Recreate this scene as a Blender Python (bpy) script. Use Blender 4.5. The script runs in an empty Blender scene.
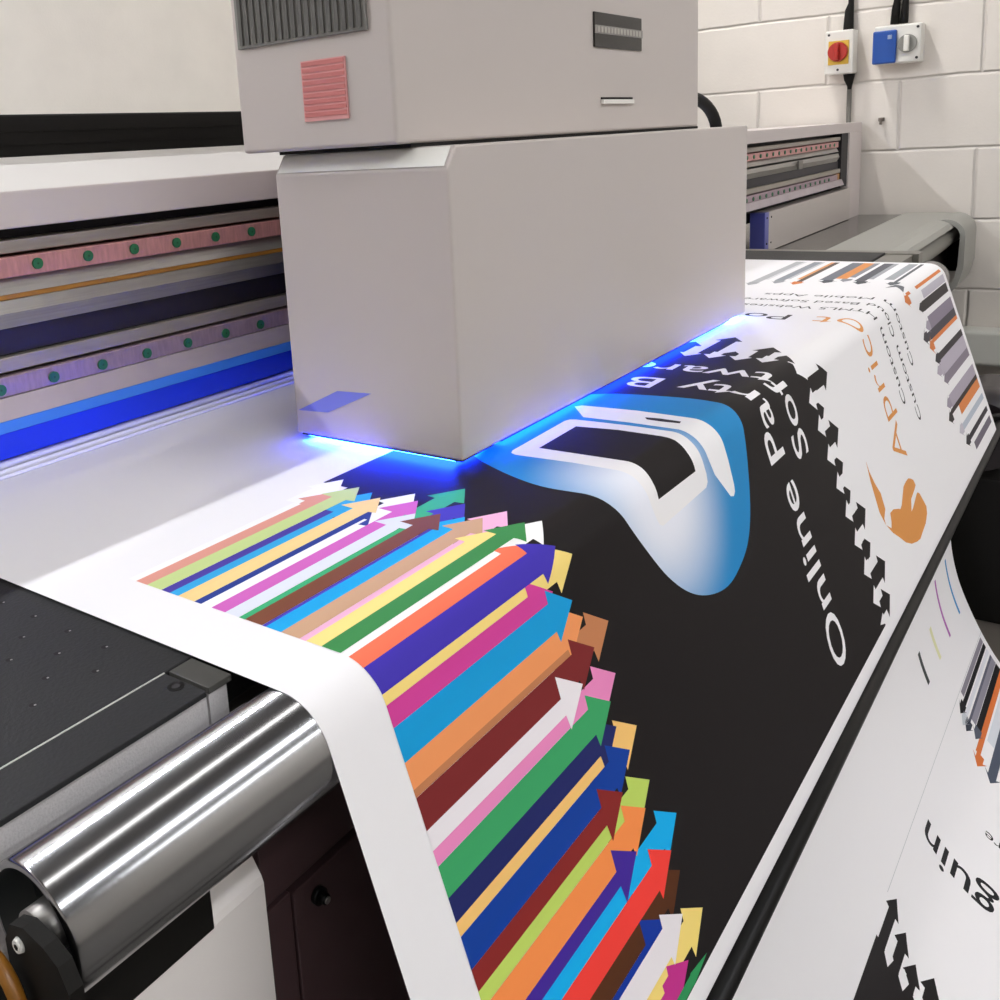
import bpy, bmesh, math, random
from mathutils import Vector, Matrix
random.seed(4)
S = 0.25            # metres per layout unit (one unit = eye height above the print bed)
ZE = 1.20           # eye height above the floor
sc = bpy.context.scene
COL = sc.collection

def W(x, y, z):
    return Vector((S * x, S * y, S * z + ZE))

# ------------------------------------------------------------------ materials
def lin(c):
    return c / 12.92 if c <= .04045 else ((c + .055) / 1.055) ** 2.4

def hexc(h, k=1.0):
    h = h.lstrip('#')
    return tuple(lin(int(h[i:i + 2], 16) / 255) * k for i in (0, 2, 4)) + (1,)

MATS = {}
def mat(name, col='#888888', rough=.5, metal=0., spec=.5, bump=0., bscale=60., stretch=None, var=0., emis=None, estr=0., coat=0.):
    if name in MATS: return MATS[name]
    m = bpy.data.materials.new(name); m.use_nodes = True
    nt = m.node_tree; b = nt.nodes['Principled BSDF']
    c = hexc(col) if isinstance(col, str) else col
    b.inputs['Base Color'].default_value = c
    b.inputs['Roughness'].default_value = rough
    b.inputs['Metallic'].default_value = metal
    b.inputs['Specular IOR Level'].default_value = spec
    b.inputs['Coat Weight'].default_value = coat
    if emis:
        b.inputs['Emission Color'].default_value = hexc(emis)
        b.inputs['Emission Strength'].default_value = estr
    if bump or var:
        tc = nt.nodes.new('ShaderNodeTexCoord'); mp = nt.nodes.new('ShaderNodeMapping')
        mp.inputs['Scale'].default_value = stretch or (1, 1, 1)
        nz = nt.nodes.new('ShaderNodeTexNoise'); nz.inputs['Scale'].default_value = bscale
        nz.inputs['Detail'].default_value = 5
        nt.links.new(tc.outputs['Object'], mp.inputs['Vector']); nt.links.new(mp.outputs['Vector'], nz.inputs['Vector'])
        if bump:
            bp = nt.nodes.new('ShaderNodeBump'); bp.inputs['Strength'].default_value = bump
            bp.inputs['Distance'].default_value = .002
            nt.links.new(nz.outputs['Fac'], bp.inputs['Height']); nt.links.new(bp.outputs['Normal'], b.inputs['Normal'])
        if var:
            mr = nt.nodes.new('ShaderNodeMapRange'); mr.inputs['To Min'].default_value = 1 - var; mr.inputs['To Max'].default_value = 1 + var
            mr.inputs['From Min'].default_value = .3; mr.inputs['From Max'].default_value = .7
            vm = nt.nodes.new('ShaderNodeVectorMath'); vm.operation = 'SCALE'
            vm.inputs[0].default_value = c[:3]
            nt.links.new(nz.outputs['Fac'], mr.inputs['Value']); nt.links.new(mr.outputs['Result'], vm.inputs['Scale'])
            nt.links.new(vm.outputs['Vector'], b.inputs['Base Color'])
    MATS[name] = m
    return m

def ink(h):
    return mat('ink_' + h.strip('#'), h, rough=.55, spec=.15)

PAINT = mat('grey_painted_steel', '#c4bbb6', rough=.33, spec=.5, bump=.05, bscale=900)
PAINT2 = mat('grey_beam_paint', '#d2c8c6', rough=.45, bump=.05, bscale=900)
PALE = mat('pale_beam_paint', '#e2deda', rough=.5)
BLACK = mat('matt_black_plastic', '#0d0b08', rough=.6, spec=.25)
BLACKG = mat('satin_black_metal', '#060606', rough=.42, spec=.22)
DARK = mat('dark_interior_metal', '#232024', rough=.6)
MAROON = mat('dark_brown_steel_panel', '#432f31', rough=.38, spec=.6)
BED = mat('anodised_dark_grey_bed', '#2a2a2b', rough=.55, spec=.2, bump=.15, bscale=500, var=.07)
CHROME = mat('polished_steel_roller', '#a9a9ab', rough=.17, metal=1, bump=.02, bscale=9, stretch=(.15, 9, 9), var=.05)
STEEL = mat('brushed_steel', '#a9a6a2', rough=.38, metal=.85, bump=.15, bscale=40, stretch=(.3, 12, 12), var=.08)
ALU = mat('milled_aluminium', '#a7a097', rough=.48, metal=.5, var=.1, bscale=30, stretch=(.5, 6, 6))
RAIL = mat('red_lit_guide_rail', '#c9918f', rough=.4, metal=.3, bump=.2, bscale=300, stretch=(1, .2, .2), var=.14)  # red glow of an indicator lamp put into the rail colour
RAILB = mat('red_lit_lower_rail', '#a58f9a', rough=.4, metal=.3, bump=.2, bscale=300, stretch=(1, .2, .2), var=.14)  # the same indicator tint mixed into the lower rail's colour
GREEN = mat('green_plug_plastic', '#1f6b45', rough=.45)
AMBER = mat('amber_scale_tape', '#a8742a', rough=.4)
BLUEM = mat('blue_lip_metal', '#0538f0', rough=.3, metal=.25, spec=.6)
BLUEL = mat('pale_blue_lip_metal', '#3d86fa', rough=.3, metal=.2)
WHITEP = mat('white_abs_plastic', '#e4e2dc', rough=.4)
CABW = mat('warm_white_cabinet_paint', '#ece6e2', rough=.45, bump=.05, bscale=900)
APRON = mat('grey_hammered_aluminium', '#dedada', rough=.55, metal=.3, bump=.3, bscale=900, var=.05)
COVER = mat('grey_textured_cover', '#a09f99', rough=.6, bump=.2, bscale=700)
GLASS = mat('smoked_glass_top', '#3c3d38', rough=.12, spec=.7)
VINYL = mat('white_banner_vinyl', '#f3f1f3', rough=.48, spec=.3)

# ------------------------------------------------------------------ helpers
def link(name, bm, mats, parent=None, smooth=False):
    me = bpy.data.meshes.new(name)
    bm.normal_update(); bm.to_mesh(me); bm.free()
    if not isinstance(mats, (list, tuple)): mats = [mats]
    for m in mats: me.materials.append(m)
    if smooth:
        for p in me.polygons: p.use_smooth = True
    o = bpy.data.objects.new(name, me); COL.objects.link(o)
    if parent: o.parent = parent
    return o

def tag(o, label, cat=None, group=None, kind=None):
    if label: o['label'] = label
    if cat: o['category'] = cat
    if group: o['group'] = group
    if kind: o['kind'] = kind
    return o

def empty(name, label, cat, loc=(0, 0, 0), group=None):
    # children carry world coordinates, so the empty keeps an inverse offset through matrix_parent_inverse
    o = bpy.data.objects.new(name, None); COL.objects.link(o); o.location = loc
    o.empty_display_size = .05
    return tag(o, label, cat, group)

def part(o, root):
    o.parent = root
    o.matrix_parent_inverse = Matrix.Translation(root.location).inverted()
    return o

def box(bm, x0, x1, y0, y1, z0, z1, bev=0, mi=0, seg=2):
    """box in layout units"""
    vs = [bm.verts.new(W(x, y, z)) for x in (x0, x1) for y in (y0, y1) for z in (z0, z1)]
    fs = [(0, 1, 3, 2), (4, 6, 7, 5), (0, 4, 5, 1), (2, 3, 7, 6), (0, 2, 6, 4), (1, 5, 7, 3)]
    faces = [bm.faces.new([vs[i] for i in f]) for f in fs]
    for f in faces: f.material_index = mi
    if bev:
        es = list({e for f in faces for e in f.edges})
        r = bmesh.ops.bevel(bm, geom=es, offset=bev * S, segments=seg, profile=.5, affect='EDGES')
        for f in r['faces']: f.material_index = mi

def prism_x(bm, prof, x0, x1, mi=0, dy=None):
    """extrude a closed (y, z) outline along x; dy(x) shifts y"""
    dy = dy or (lambda x: 0)
    a = [bm.verts.new(W(x0, y + dy(x0), z)) for y, z in prof]
    b = [bm.verts.new(W(x1, y + dy(x1), z)) for y, z in prof]
    n = len(prof); fs = []
    for i in range(n):
        fs.append(bm.faces.new((a[i], a[(i + 1) % n], b[(i + 1) % n], b[i])))
    fs.append(bm.faces.new(a[::-1])); fs.append(bm.faces.new(b))
    for f in fs: f.material_index = mi
    return fs

def cyl(bm, p0, p1, r0, r1=None, n=32, mi=0, caps=True):
    """cylinder between two layout points; radii in layout units"""
    p0 = W(*p0); p1 = W(*p1); r1 = r0 if r1 is None else r1
    d = (p1 - p0).normalized(); u = d.orthogonal().normalized(); v = d.cross(u)
    A = [bm.verts.new(p0 + (u * math.cos(t) + v * math.sin(t)) * r0 * S) for t in [2 * math.pi * i / n for i in range(n)]]
    B = [bm.verts.new(p1 + (u * math.cos(t) + v * math.sin(t)) * r1 * S) for t in [2 * math.pi * i / n for i in range(n)]]
    for i in range(n):
        f = bm.faces.new((A[i], A[(i + 1) % n], B[(i + 1) % n], B[i])); f.smooth = True; f.material_index = mi
    if caps:
        f = bm.faces.new(A[::-1]); f.material_index = mi
        f = bm.faces.new(B); f.material_index = mi

def tube(bm, pts, r, n=10, mi=0):
    P = [W(*p) for p in pts]; rings = []
    for i, p in enumerate(P):
        d = (P[min(i + 1, len(P) - 1)] - P[max(i - 1, 0)]).normalized()
        u = d.cross(Vector((0, 0, 1)))
        if u.length < .2: u = d.cross(Vector((0, 1, 0)))
        u.normalize(); v = d.cross(u)
        rr = r[i] if isinstance(r, (list, tuple)) else r
        rings.append([bm.verts.new(p + (u * math.cos(t) + v * math.sin(t)) * rr * S) for t in [2 * math.pi * k / n for k in range(n)]])
    for a, b in zip(rings, rings[1:]):
        for k in range(n):
            f = bm.faces.new((a[k], a[(k + 1) % n], b[(k + 1) % n], b[k])); f.smooth = True; f.material_index = mi
    f = bm.faces.new(rings[0][::-1]); f.material_index = mi
    f = bm.faces.new(rings[-1]); f.material_index = mi

def B(name, root, mats, fn, label=None, smooth=False, structure=False):
    bm = bmesh.new(); fn(bm)
    bmesh.ops.recalc_face_normals(bm, faces=bm.faces[:])
    o = link(name, bm, mats)
    if root: part(o, root)
    if label: o['label'] = label
    if structure: o['kind'] = 'structure'
    return o

# ------------------------------------------------------------------ room
WX = 14.2
def node_wall(name, col, brick):
    m = bpy.data.materials.new(name); m.use_nodes = True
    nt = m.node_tree; N = nt.nodes; L = nt.links; b = N['Principled BSDF']
    b.inputs['Roughness'].default_value = .62
    tc = N.new('ShaderNodeTexCoord')
    nz = N.new('ShaderNodeTexNoise'); nz.inputs['Scale'].default_value = 120; nz.inputs['Detail'].default_value = 6
    L.new(tc.outputs['Object'], nz.inputs['Vector'])
    n2 = N.new('ShaderNodeTexNoise'); n2.inputs['Scale'].default_value = 7; n2.inputs['Detail'].default_value = 4
    L.new(tc.outputs['Object'], n2.inputs['Vector'])
    mx = N.new('ShaderNodeMix'); mx.data_type = 'RGBA'
    mx.inputs[6].default_value = hexc(col, .93); mx.inputs[7].default_value = hexc(col, 1.05)
    L.new(n2.outputs['Fac'], mx.inputs[0])
    add = N.new('ShaderNodeMath'); add.operation = 'MULTIPLY_ADD'; add.inputs[1].default_value = .12; 
    L.new(nz.outputs['Fac'], add.inputs[0])
    if brick:
        sp = N.new('ShaderNodeSeparateXYZ'); L.new(tc.outputs['Object'], sp.inputs[0])
        cb = N.new('ShaderNodeCombineXYZ'); L.new(sp.outputs['Y'], cb.inputs['X']); L.new(sp.outputs['Z'], cb.inputs['Y'])
        mp = N.new('ShaderNodeMapping'); mp.inputs['Location'].default_value = brick
        L.new(cb.outputs[0], mp.inputs['Vector'])
        # slightly wavy joints
        wz = N.new('ShaderNodeTexNoise'); wz.inputs['Scale'].default_value = 9
        L.new(tc.outputs['Object'], wz.inputs['Vector'])
        vs = N.new('ShaderNodeVectorMath'); vs.operation = 'MULTIPLY_ADD'
        vs.inputs[1].default_value = (.008, .008, 0); L.new(wz.outputs['Color'], vs.inputs[0]); L.new(mp.outputs[0], vs.inputs[2])
        bk = N.new('ShaderNodeTexBrick'); bk.inputs['Scale'].default_value = 1
        bk.inputs['Brick Width'].default_value = .45; bk.inputs['Row Height'].default_value = .2255
        bk.inputs['Mortar Size'].default_value = .0075; bk.inputs['Mortar Smooth'].default_value = 1
        bk.inputs['Color1'].default_value = (1, 1, 1, 1); bk.inputs['Color2'].default_value = (1, 1, 1, 1)
        bk.inputs['Mortar'].default_value = (0, 0, 0, 1)
        L.new(vs.outputs[0], bk.inputs['Vector'])
        sb = N.new('ShaderNodeSeparateColor'); L.new(bk.outputs['Color'], sb.inputs[0])
        L.new(sb.outputs[0], add.inputs[2])
        m2 = N.new('ShaderNodeMix'); m2.data_type = 'RGBA'; m2.inputs[6].default_value = hexc(col, .9)
        L.new(sb.outputs[0], m2.inputs[0]); L.new(mx.outputs[2], m2.inputs[7]); L.new(m2.outputs[2], b.inputs['Base Color'])
    else:
        L.new(mx.outputs[2], b.inputs['Base Color'])
    bp = N.new('ShaderNodeBump'); bp.inputs['Strength'].default_value = .8; bp.inputs['Distance'].default_value = .006
    L.new(add.outputs[0], bp.inputs['Height']); L.new(bp.outputs['Normal'], b.inputs['Normal'])
    return m

MW = node_wall('cream_painted_blockwork', '#e6dfd7', (.25, .0395, 0))
MWP = node_wall('cream_painted_plaster', '#d2ccc4', None)
MWP2 = node_wall('dull_painted_plaster', '#f0ebe4', None)
MFL = mat('grey_screed_floor', '#6b6864', rough=.6, bump=.2, bscale=40, var=.1)
MCE = mat('grey_ceiling_paint', '#7b7977', rough=.8)
X0, X1, Y0, Y1, ZF, ZC = -14., WX, -14., 13., -4.8, 7.6
B('floor', None, MFL, lambda bm: box(bm, X0 - .4, X1 + .4, Y0 - .4, Y1 + .4, ZF - .3, ZF), structure=True)
B('ceiling', None, MCE, lambda bm: box(bm, X0 - .4, X1 + .4, Y0 - .4, Y1 + .4, ZC, ZC + .3), structure=True)
B('wall_right', None, MW, lambda bm: box(bm, X1, X1 + .4, Y0 - .4, Y1 + .4, ZF, ZC), structure=True)
B('wall_left', None, MWP, lambda bm: box(bm, X0 - .4, X0, Y0 - .4, Y1 + .4, ZF, ZC), structure=True)
B('wall_back', None, MWP2, lambda bm: box(bm, X0, X1, Y1, Y1 + .4, ZF, ZC), structure=True)
B('wall_front', None, MWP, lambda bm: box(bm, X0, X1, Y0 - .4, Y0, ZF, ZC), structure=True)

# ------------------------------------------------------------------ ceiling lights
LAMP = mat('lit_tube_diffuser', '#ffffff', emis='#fffdfb', estr=8)
LAMPB = mat('lit_rear_tube_diffuser', '#ffffff', emis='#f8faff', estr=210)
LAMPW = mat('lit_short_tube_diffuser', '#ffffff', emis='#fffcf8', estr=170)
LAMPF = mat('lit_front_tube_diffuser', '#ffffff', emis='#fafcff', estr=25)
def fitting(label, x0, x1, y, z, w, m):
    r = empty('ceiling_light', label, 'ceiling light', W((x0 + x1) / 2, y, ZC), 'strip lights over the printer')
    B('housing', r, WHITEP, lambda bm: (box(bm, x0 - .1, x1 + .1, y - w / 2 - .1, y + w / 2 + .1, z + .08, z + .3),
                                       box(bm, x0 + 1, x0 + 1.1, y - .05, y + .05, z + .3, ZC - .005), box(bm, x1 - 1.1, x1 - 1, y - .05, y + .05, z + .3, ZC - .005)))
    B('tube_diffuser', r, m, lambda bm: box(bm, x0, x1, y - w / 2, y + w / 2, z, z + .075))
fitting('long white strip light above the rear of the printer', -9, 3.6, 9.7, 6.9, .16, LAMPB)
fitting('long white strip light above the front roller', -6, 9.5, 1.4, 6.9, .5, LAMP)
fitting('short white strip light above the wall switches', 10.6, 12.6, 4.9, 6.9, .4, LAMPW)
fitting('long white strip light nearest the front wall of the room', -8, 11, -11.5, 6.9, .5, LAMPF)
fitting('long white strip light above the aisle in front of the printer', -8, 11, -5.5, 6.9, .6, LAMPF)

# ------------------------------------------------------------------ banner surface (x across, s along the web)
XL, XR = 1.14, 7.32
def profile(side):
    r = .115
    if side == 'L': cy, cz, k, nz = 1.22, -1.115, .325, -2.235
    else: cy, cz, k, nz = 1.11, -1.115, .343, -2.13
    P = []
    for i in range(61): P.append((4.2 + (cy - 4.2) * i / 60, -1.0))
    th = math.atan(k); a1 = math.pi - th
    for i in range(1, 17):
        a = math.pi / 2 + (a1 - math.pi / 2) * i / 16
        P.append((cy + r * math.cos(a), cz + r * math.sin(a)))
    y0, z0 = P[-1]; rn = .018
    L = (z0 - nz - .02) / math.cos(th)
    for i in range(1, 41): P.append((y0 - math.sin(th) * L * i / 40, z0 - math.cos(th) * L * i / 40))
    y1, z1 = P[-1]; ny, nzc = y1 + rn * math.cos(th), z1 - rn * math.sin(th)
    for i in range(1, 9):
        a = a1 + (1.5 * math.pi - a1) * i / 8
        P.append((ny + rn * math.cos(a), nzc + rn * math.sin(a)))
    yb, zb = P[-1]
    d = 0 if side == 'R' else .09
    pts = [(yb, zb), (yb + .085, zb - .02), (yb + .14, zb - .12), (.83 + d, -2.55), (.875 + d, -2.80), (.865 + d, -3.0), (.816 + d, -3.22), (.735 + d, -3.43),
           (.62 + d, -3.66), (.50 + d, -3.84), (.34 + d, -3.99), (.15 + d, -4.09), (-.1 + d, -4.14), (-.4 + d, -4.12), (-.7 + d, -4.05)]
    n = len(pts)
    for j in range(n - 1):
        q = [pts[max(j - 1, 0)], pts[j], pts[j + 1], pts[min(j + 2, n - 1)]]
        for i in range(1, 7):
            t = i / 6
            P.append(tuple(.5 * (2 * q[1][c] + (-q[0][c] + q[2][c]) * t + (2 * q[0][c] - 5 * q[1][c] + 4 * q[2][c] - q[3][c]) * t * t
                                 + (-q[0][c] + 3 * q[1][c] - 3 * q[2][c] + q[3][c]) * t ** 3) for c in (0, 1)))
    return P
PL, PR = profile('L'), profile('R')
def slen(P):
    s = [0]
    for a, b in zip(P, P[1:]): s.append(s[-1] + math.dist(a, b))
    return s
SS = [(a + b) / 2 for a, b in zip(slen(PL), slen(PR))]
SS = [s - SS[60] for s in SS]
def surf(x, s, off=0.):
    w = (x - XL) / (XR - XL)
    lo, hi = 0, len(SS) - 1
    s = min(max(s, SS[0]), SS[-1])
    while hi - lo > 1:
        m = (lo + hi) // 2
        if SS[m] <= s: lo = m
        else: hi = m
    t = (s - SS[lo]) / (SS[hi] - SS[lo])
    def at(i): return (PL[i][0] * (1 - w) + PR[i][0] * w, PL[i][1] * (1 - w) + PR[i][1] * w)
    a, b = at(lo), at(hi)
    ty, tz = b[0] - a[0], b[1] - a[1]; l = math.hypot(ty, tz)
    # smoothed normal
    def nrm(i):
        p, q = at(max(i - 1, 0)), at(min(i + 1, len(SS) - 1)); dy, dz = q[0] - p[0], q[1] - p[1]; l = math.hypot(dy, dz)
        return (dz / l, -dy / l)
    n0, n1 = nrm(lo), nrm(hi)
    ny, nz = n0[0] * (1 - t) + n1[0] * t, n0[1] * (1 - t) + n1[1] * t
    return Vector((S * x, S * (a[0] + ty * t) + ny * off, S * (a[1] + tz * t) + ZE + nz * off))

COLS = [XL + (XR - XL) * i / 12 for i in range(13)]
BM = bmesh.new(); SLOTS = ['#base']; BMATS = [VINYL]
cl = BM.loops.layers.float_color.new('print')
def slot(h):
    if h not in SLOTS: SLOTS.append(h); BMATS.append(ink(h))
    return SLOTS.index(h)
# base sheet
g = [[BM.verts.new(surf(x, s)) for s in SS] for x in COLS]
for i in range(len(COLS) - 1):
    for j in range(len(SS) - 1):
        f = BM.faces.new((g[i][j], g[i][j + 1], g[i + 1][j + 1], g[i + 1][j])); f.smooth = True
LAY = 3.0e-5
def lay(tmp, mi, layer, colour=None):
    """cut a flat (x, s) mesh on the sheet's own grid, wrap it on the sheet and add it to the banner"""
    if min(v.co.y for v in tmp.verts) > 1.4:
        for v in tmp.verts: v.co.y += .018
    xs = [v.co.x for v in tmp.verts]; ss = [v.co.y for v in tmp.verts]
    for s in SS:
        if min(ss) + 1e-6 < s < max(ss) - 1e-6:
            bmesh.ops.bisect_plane(tmp, geom=tmp.verts[:] + tmp.edges[:] + tmp.faces[:], plane_co=(0, s, 0), plane_no=(0, 1, 0), dist=1e-7)
    for x in COLS:
        if min(xs) + 1e-6 < x < max(xs) - 1e-6:
            bmesh.ops.bisect_plane(tmp, geom=tmp.verts[:] + tmp.edges[:] + tmp.faces[:], plane_co=(x, 0, 0), plane_no=(1, 0, 0), dist=1e-7)
    bmesh.ops.triangulate(tmp, faces=tmp.faces[:])
    mp = {}
    for v in tmp.verts: mp[v] = BM.verts.new(surf(v.co.x, v.co.y, LAY * layer))
    for f in tmp.faces:
        if f.calc_area() < 1e-10: continue
        vs = list(f.verts)
        a2 = sum(p.co.x * q.co.y - q.co.x * p.co.y for p, q in zip(vs, vs[1:] + vs[:1]))
        if a2 > 0: vs = vs[::-1]      # x cross s points down the sheet's back
        try: nf = BM.faces.new([mp[v] for v in vs])
        except ValueError: continue
        nf.smooth = True; nf.material_index = mi
        if colour:
            for lp, v in zip(nf.loops, vs): lp[cl] = colour(v.co.x, v.co.y)
    tmp.free()

def poly(pts, h, layer):
    if len(pts) > 2:
        t = bmesh.new(); t.faces.new([t.verts.new((x, s, 0)) for x, s in pts]); t.normal_update()
        bmesh.ops.triangulate(t, faces=t.faces[:]); t.normal_update()
        lay(t, slot(h), layer)

def rect(x0, x1, s0, s1, h, layer): poly([(x0, s0), (x1, s0), (x1, s1), (x0, s1)], h, layer)

def text_mesh(body, bold=0.):
    cu = bpy.data.curves.new('t', 'FONT'); cu.body = body; cu.size = 1; cu.offset = bold; cu.resolution_u = 4
    ob = bpy.data.objects.new('t', cu); COL.objects.link(ob)
    dg = bpy.context.evaluated_depsgraph_get(); dg.update()
    me = bpy.data.meshes.new_from_object(ob.evaluated_get(dg))
    t = bmesh.new(); t.from_mesh(me)
    bpy.data.meshes.remove(me); bpy.data.objects.remove(ob); bpy.data.curves.remove(cu)
    return t
def text_w(body):
    t = text_mesh(body); xs = [v.co.x for v in t.verts]; t.free(); return max(xs) - min(xs)

def write(body, s_start, s_end, xbase, cap, h, layer, bold=0.):
    t = text_mesh(body, bold); xs = [v.co.x for v in t.verts]; a, b = min(xs), max(xs)
    for v in t.verts:
        v.co = (xbase - v.co.y * cap / .73, s_start + (s_end - s_start) * (v.co.x - a) / (b - a), 0)
    t.normal_update()
    lay(t, slot(h), layer)

# --- black panel of the first print
INK = '#1c1819'
poly([(1.88, -.64), (2.06, -.64), (2.06, -.74), (4.15, -.74), (4.15, 1.232), (1.85, 1.232)], INK, 1)
WHT = '#f3f1f3'
def darrow(xt, s, hw, hl, neck, xback, h, layer, both=True):
    """arrow pointing to +x (tip xt) or -x when hl is negative; hw half width of the head, neck half width of the shaft"""
    nb = hl * 1.04
    poly([(xback, s - neck), (xt - nb, s - neck), (xt - hl, s - hw), (xt, s), (xt - hl, s + hw), (xt - nb, s + neck), (xback, s + neck)], h, layer)
def flag(xt, s, hw, hl, neck, xback, h, layer):
    darrow(xt, s, hw, hl, neck, xback, h, layer)
# teeth along the right of the black panel
for xt, s in [(4.30, -.60), (4.40, -.47), (4.554, -.335), (4.255, -.23), (4.395, -.109), (4.255, -.01), (4.425, .168), (4.245, .287), (4.34, .407), (4.262, .541), (4.243, .663), (4.355, .785), (4.281, .914), (4.389, 1.043), (4.317, 1.167)]:
    darrow(xt, s, .064, .09, .036, 4.10, INK, 2)
for xt, s in [(4.178, -.40), (4.163, -.29), (4.17, -.175), (4.131, -.06), (4.098, .092), (4.10, .225), (4.115, .345), (4.125, .475), (4.135, .60), (4.13, .725), (4.16, .85), (4.155, .98), (4.17, 1.107), (4.18, 1.205)]:
    k = .05 if s < 1.15 else .024
    poly([(4.22, s - k * .5), (4.165, s - k * .5), (4.16, s - k), (4.09, s), (4.16, s + k), (4.165, s + k * .5), (4.22, s + k * .5)], WHT, 3)

# --- coloured arrows of the first print: colour, band start, band end, tip x, tip s, layer bias
AR = [
('#f7f7f5', -.70, -.672, 2.11, -.70, 0), ('#dd9a8c', -.672, -.629, 2.019, -.646, 1), ('#c3d58f', -.629, -.575, 2.081, -.61, 3), ('#4b3f9e', -.575, -.544, 1.95, -.56, 0),
('#35a5dd', -.544, -.512, 2.063, -.545, 1), ('#f3d391', -.512, -.455, 2.04, -.495, 4), ('#2b3f8f', -.455, -.431, 1.955, -.454, 2), ('#f4f4f6', -.431, -.395, 2.116, -.425, 1),
('#cf67bd', -.395, -.349, 2.073, -.382, 4), ('#dfe3ee', -.349, -.304, 1.99, -.329, 5), ('#3fae78', -.304, -.284, 2.219, -.318, 0), ('#7d4a36', -.284, -.23, 2.023, -.266, 6),
('#4a3fb5', -.23, -.219, 2.118, -.249, 1), ('#1da6e6', -.219, -.172, 2.035, -.193, 3), ('#caa283', -.172, -.117, 2.053, -.147, 4), ('#efb4d6', -.117, -.098, 2.126, -.115, 0),
('#f8df8a', -.098, -.054, 2.0, -.068, 5), ('#3f8a4c', -.054, -.001, 2.08, -.031, 6), ('#f6f4f4', -.001, .02, 2.112, .003, 1), ('#f4785a', .02, .06, 1.985, .052, 4),
('#4334b0', .06, .123, 2.045, .086, 7), ('#fbdf84', .123, .146, 2.089, .127, 0), ('#d8459c', .146, .191, 1.955, .174, 4), ('#149fdd', .191, .261, 2.023, .224, 6),
('#f59c62', .261, .316, 2.046, .277, 3), ('#c68258', .316, .332, 2.153, .333, 0), ('#7f2b2c', .332, .398, 2.053, .36, 6), ('#f4eef2', .398, .438, 1.956, .41, 8),
('#f08ec4', .438, .47, 2.11, .455, 0), ('#3fa768', .47, .534, 2.049, .501, 5), ('#232a66', .534, .584, 2.04, .562, 3), ('#fbc978', .584, .612, 2.13, .606, 0),
('#10419f', .612, .679, 2.065, .637, 5), ('#8c2a28', .679, .723, 1.978, .700, 7), ('#c3dc68', .723, .757, 2.11, .742, 0), ('#fd9450', .757, .826, 2.052, .784, 6),
('#45299a', .826, .861, 1.957, .84, 7), ('#0fb2f2', .861, .904, 2.184, .875, 0), ('#fb443c', .904, .969, 2.105, .929, 6), ('#573019', .969, 1.024, 2.117, .99, 2),
('#1038a0', 1.024, 1.042, 1.98, 1.03, 3), ('#f2ecf0', 1.042, 1.115, 2.066, 1.074, 6), ('#fbdf80', 1.115, 1.155, 2.165, 1.124, 1), ('#c9348f', 1.155, 1.197, 2.029, 1.171, 2), ('#339a5c', 1.197, 1.231, 2.119, 1.215, 5)]
for h, a, b, xt, st, z in AR:
    hw = .065 if st < 1.16 else (.055 if xt < 2.1 else .016)
    hl = .1
    rect(1.307, 1.89, a, b, h, 2 + z)
    nk = min((b - a) / 2, .033) if z >= 3 else .034
    na, nb_ = (a, b) if z >= 3 else (st - nk, st + nk)
    na, nb_ = max(na, st - hw * .85), min(nb_, st + hw * .85, 1.231)
    x2 = xt - .104
    lo = -.72 if h == '#f7f7f5' else -9
    poly([(1.89, na), (x2, na), (xt - hl, max(st - hw, -.76)), (xt, st), (xt - hl, min(st + hw, 1.231)), (x2, nb_), (1.89, nb_)], h, 2 + z)

# --- tablet badge
bl = [(2.478, -.454), (2.56, -.52), (2.75, -.555), (3.05, -.555), (3.25, -.53), (3.348, -.445), (3.395, -.317), (3.424, -.112), (3.409, .007), (3.385, .094), (3.33, .22), (3.223, .378), (3.121, .468), (3.004, .512), (2.877, .529), (2.741, .503), (2.624, .448), (2.526, .36), (2.449, .245), (2.384, .126), (2.355, .052), (2.343, -.006), (2.341, -.135), (2.39, -.287)]
def smooth_loop(p, k=5):
    n = len(p); o = []
    for j in range(n):
        q = [p[(j - 1) % n], p[j], p[(j + 1) % n], p[(j + 2) % n]]
        for i in range(k):
            t = i / k
            o.append(tuple(.5 * (2 * q[1][c] + (-q[0][c] + q[2][c]) * t + (2 * q[0][c] - 5 * q[1][c] + 4 * q[2][c] - q[3][c]) * t * t
                                 + (-q[0][c] + 3 * q[1][c] - 3 * q[2][c] + q[3][c]) * t ** 3) for c in (0, 1)))
    return o
m = bpy.data.materials.new('badge_gradient_ink'); m.use_nodes = True
at = m.node_tree.nodes.new('ShaderNodeAttribute'); at.attribute_name = 'print'
bs = m.node_tree.nodes['Principled BSDF']; bs.inputs['Roughness'].default_value = .5; bs.inputs['Specular IOR Level'].default_value = .25
m.node_tree.links.new(at.outputs['Color'], bs.inputs['Base Color'])
SLOTS.append('badge'); BMATS.append(m)
cA, cB_ = hexc('#0f86c6'), hexc('#eef0fa')
def badge_col(x, s):
    # the printed fade: white low on the left, blue elsewhere
    d = math.hypot((x - 2.64) / .48, (s - .14) / .44)
    t = min(max((d - .20) / .85, 0), 1); t = t * t * (3 - 2 * t)
    if x > 3.25: t = max(t, .9)
    return tuple(cB_[i] * (1 - t) + cA[i] * t for i in range(3)) + (1,)
t = bmesh.new(); t.faces.new([t.verts.new((x, s, 0)) for x, s in smooth_loop(bl)]); t.normal_update()
bmesh.ops.triangulate(t, faces=t.faces[:]); t.normal_update()
for i in range(1, 30):
    bmesh.ops.bisect_plane(t, geom=t.verts[:] + t.edges[:] + t.faces[:], plane_co=(2.3 + i * .04, 0, 0), plane_no=(1, 0, 0))
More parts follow.
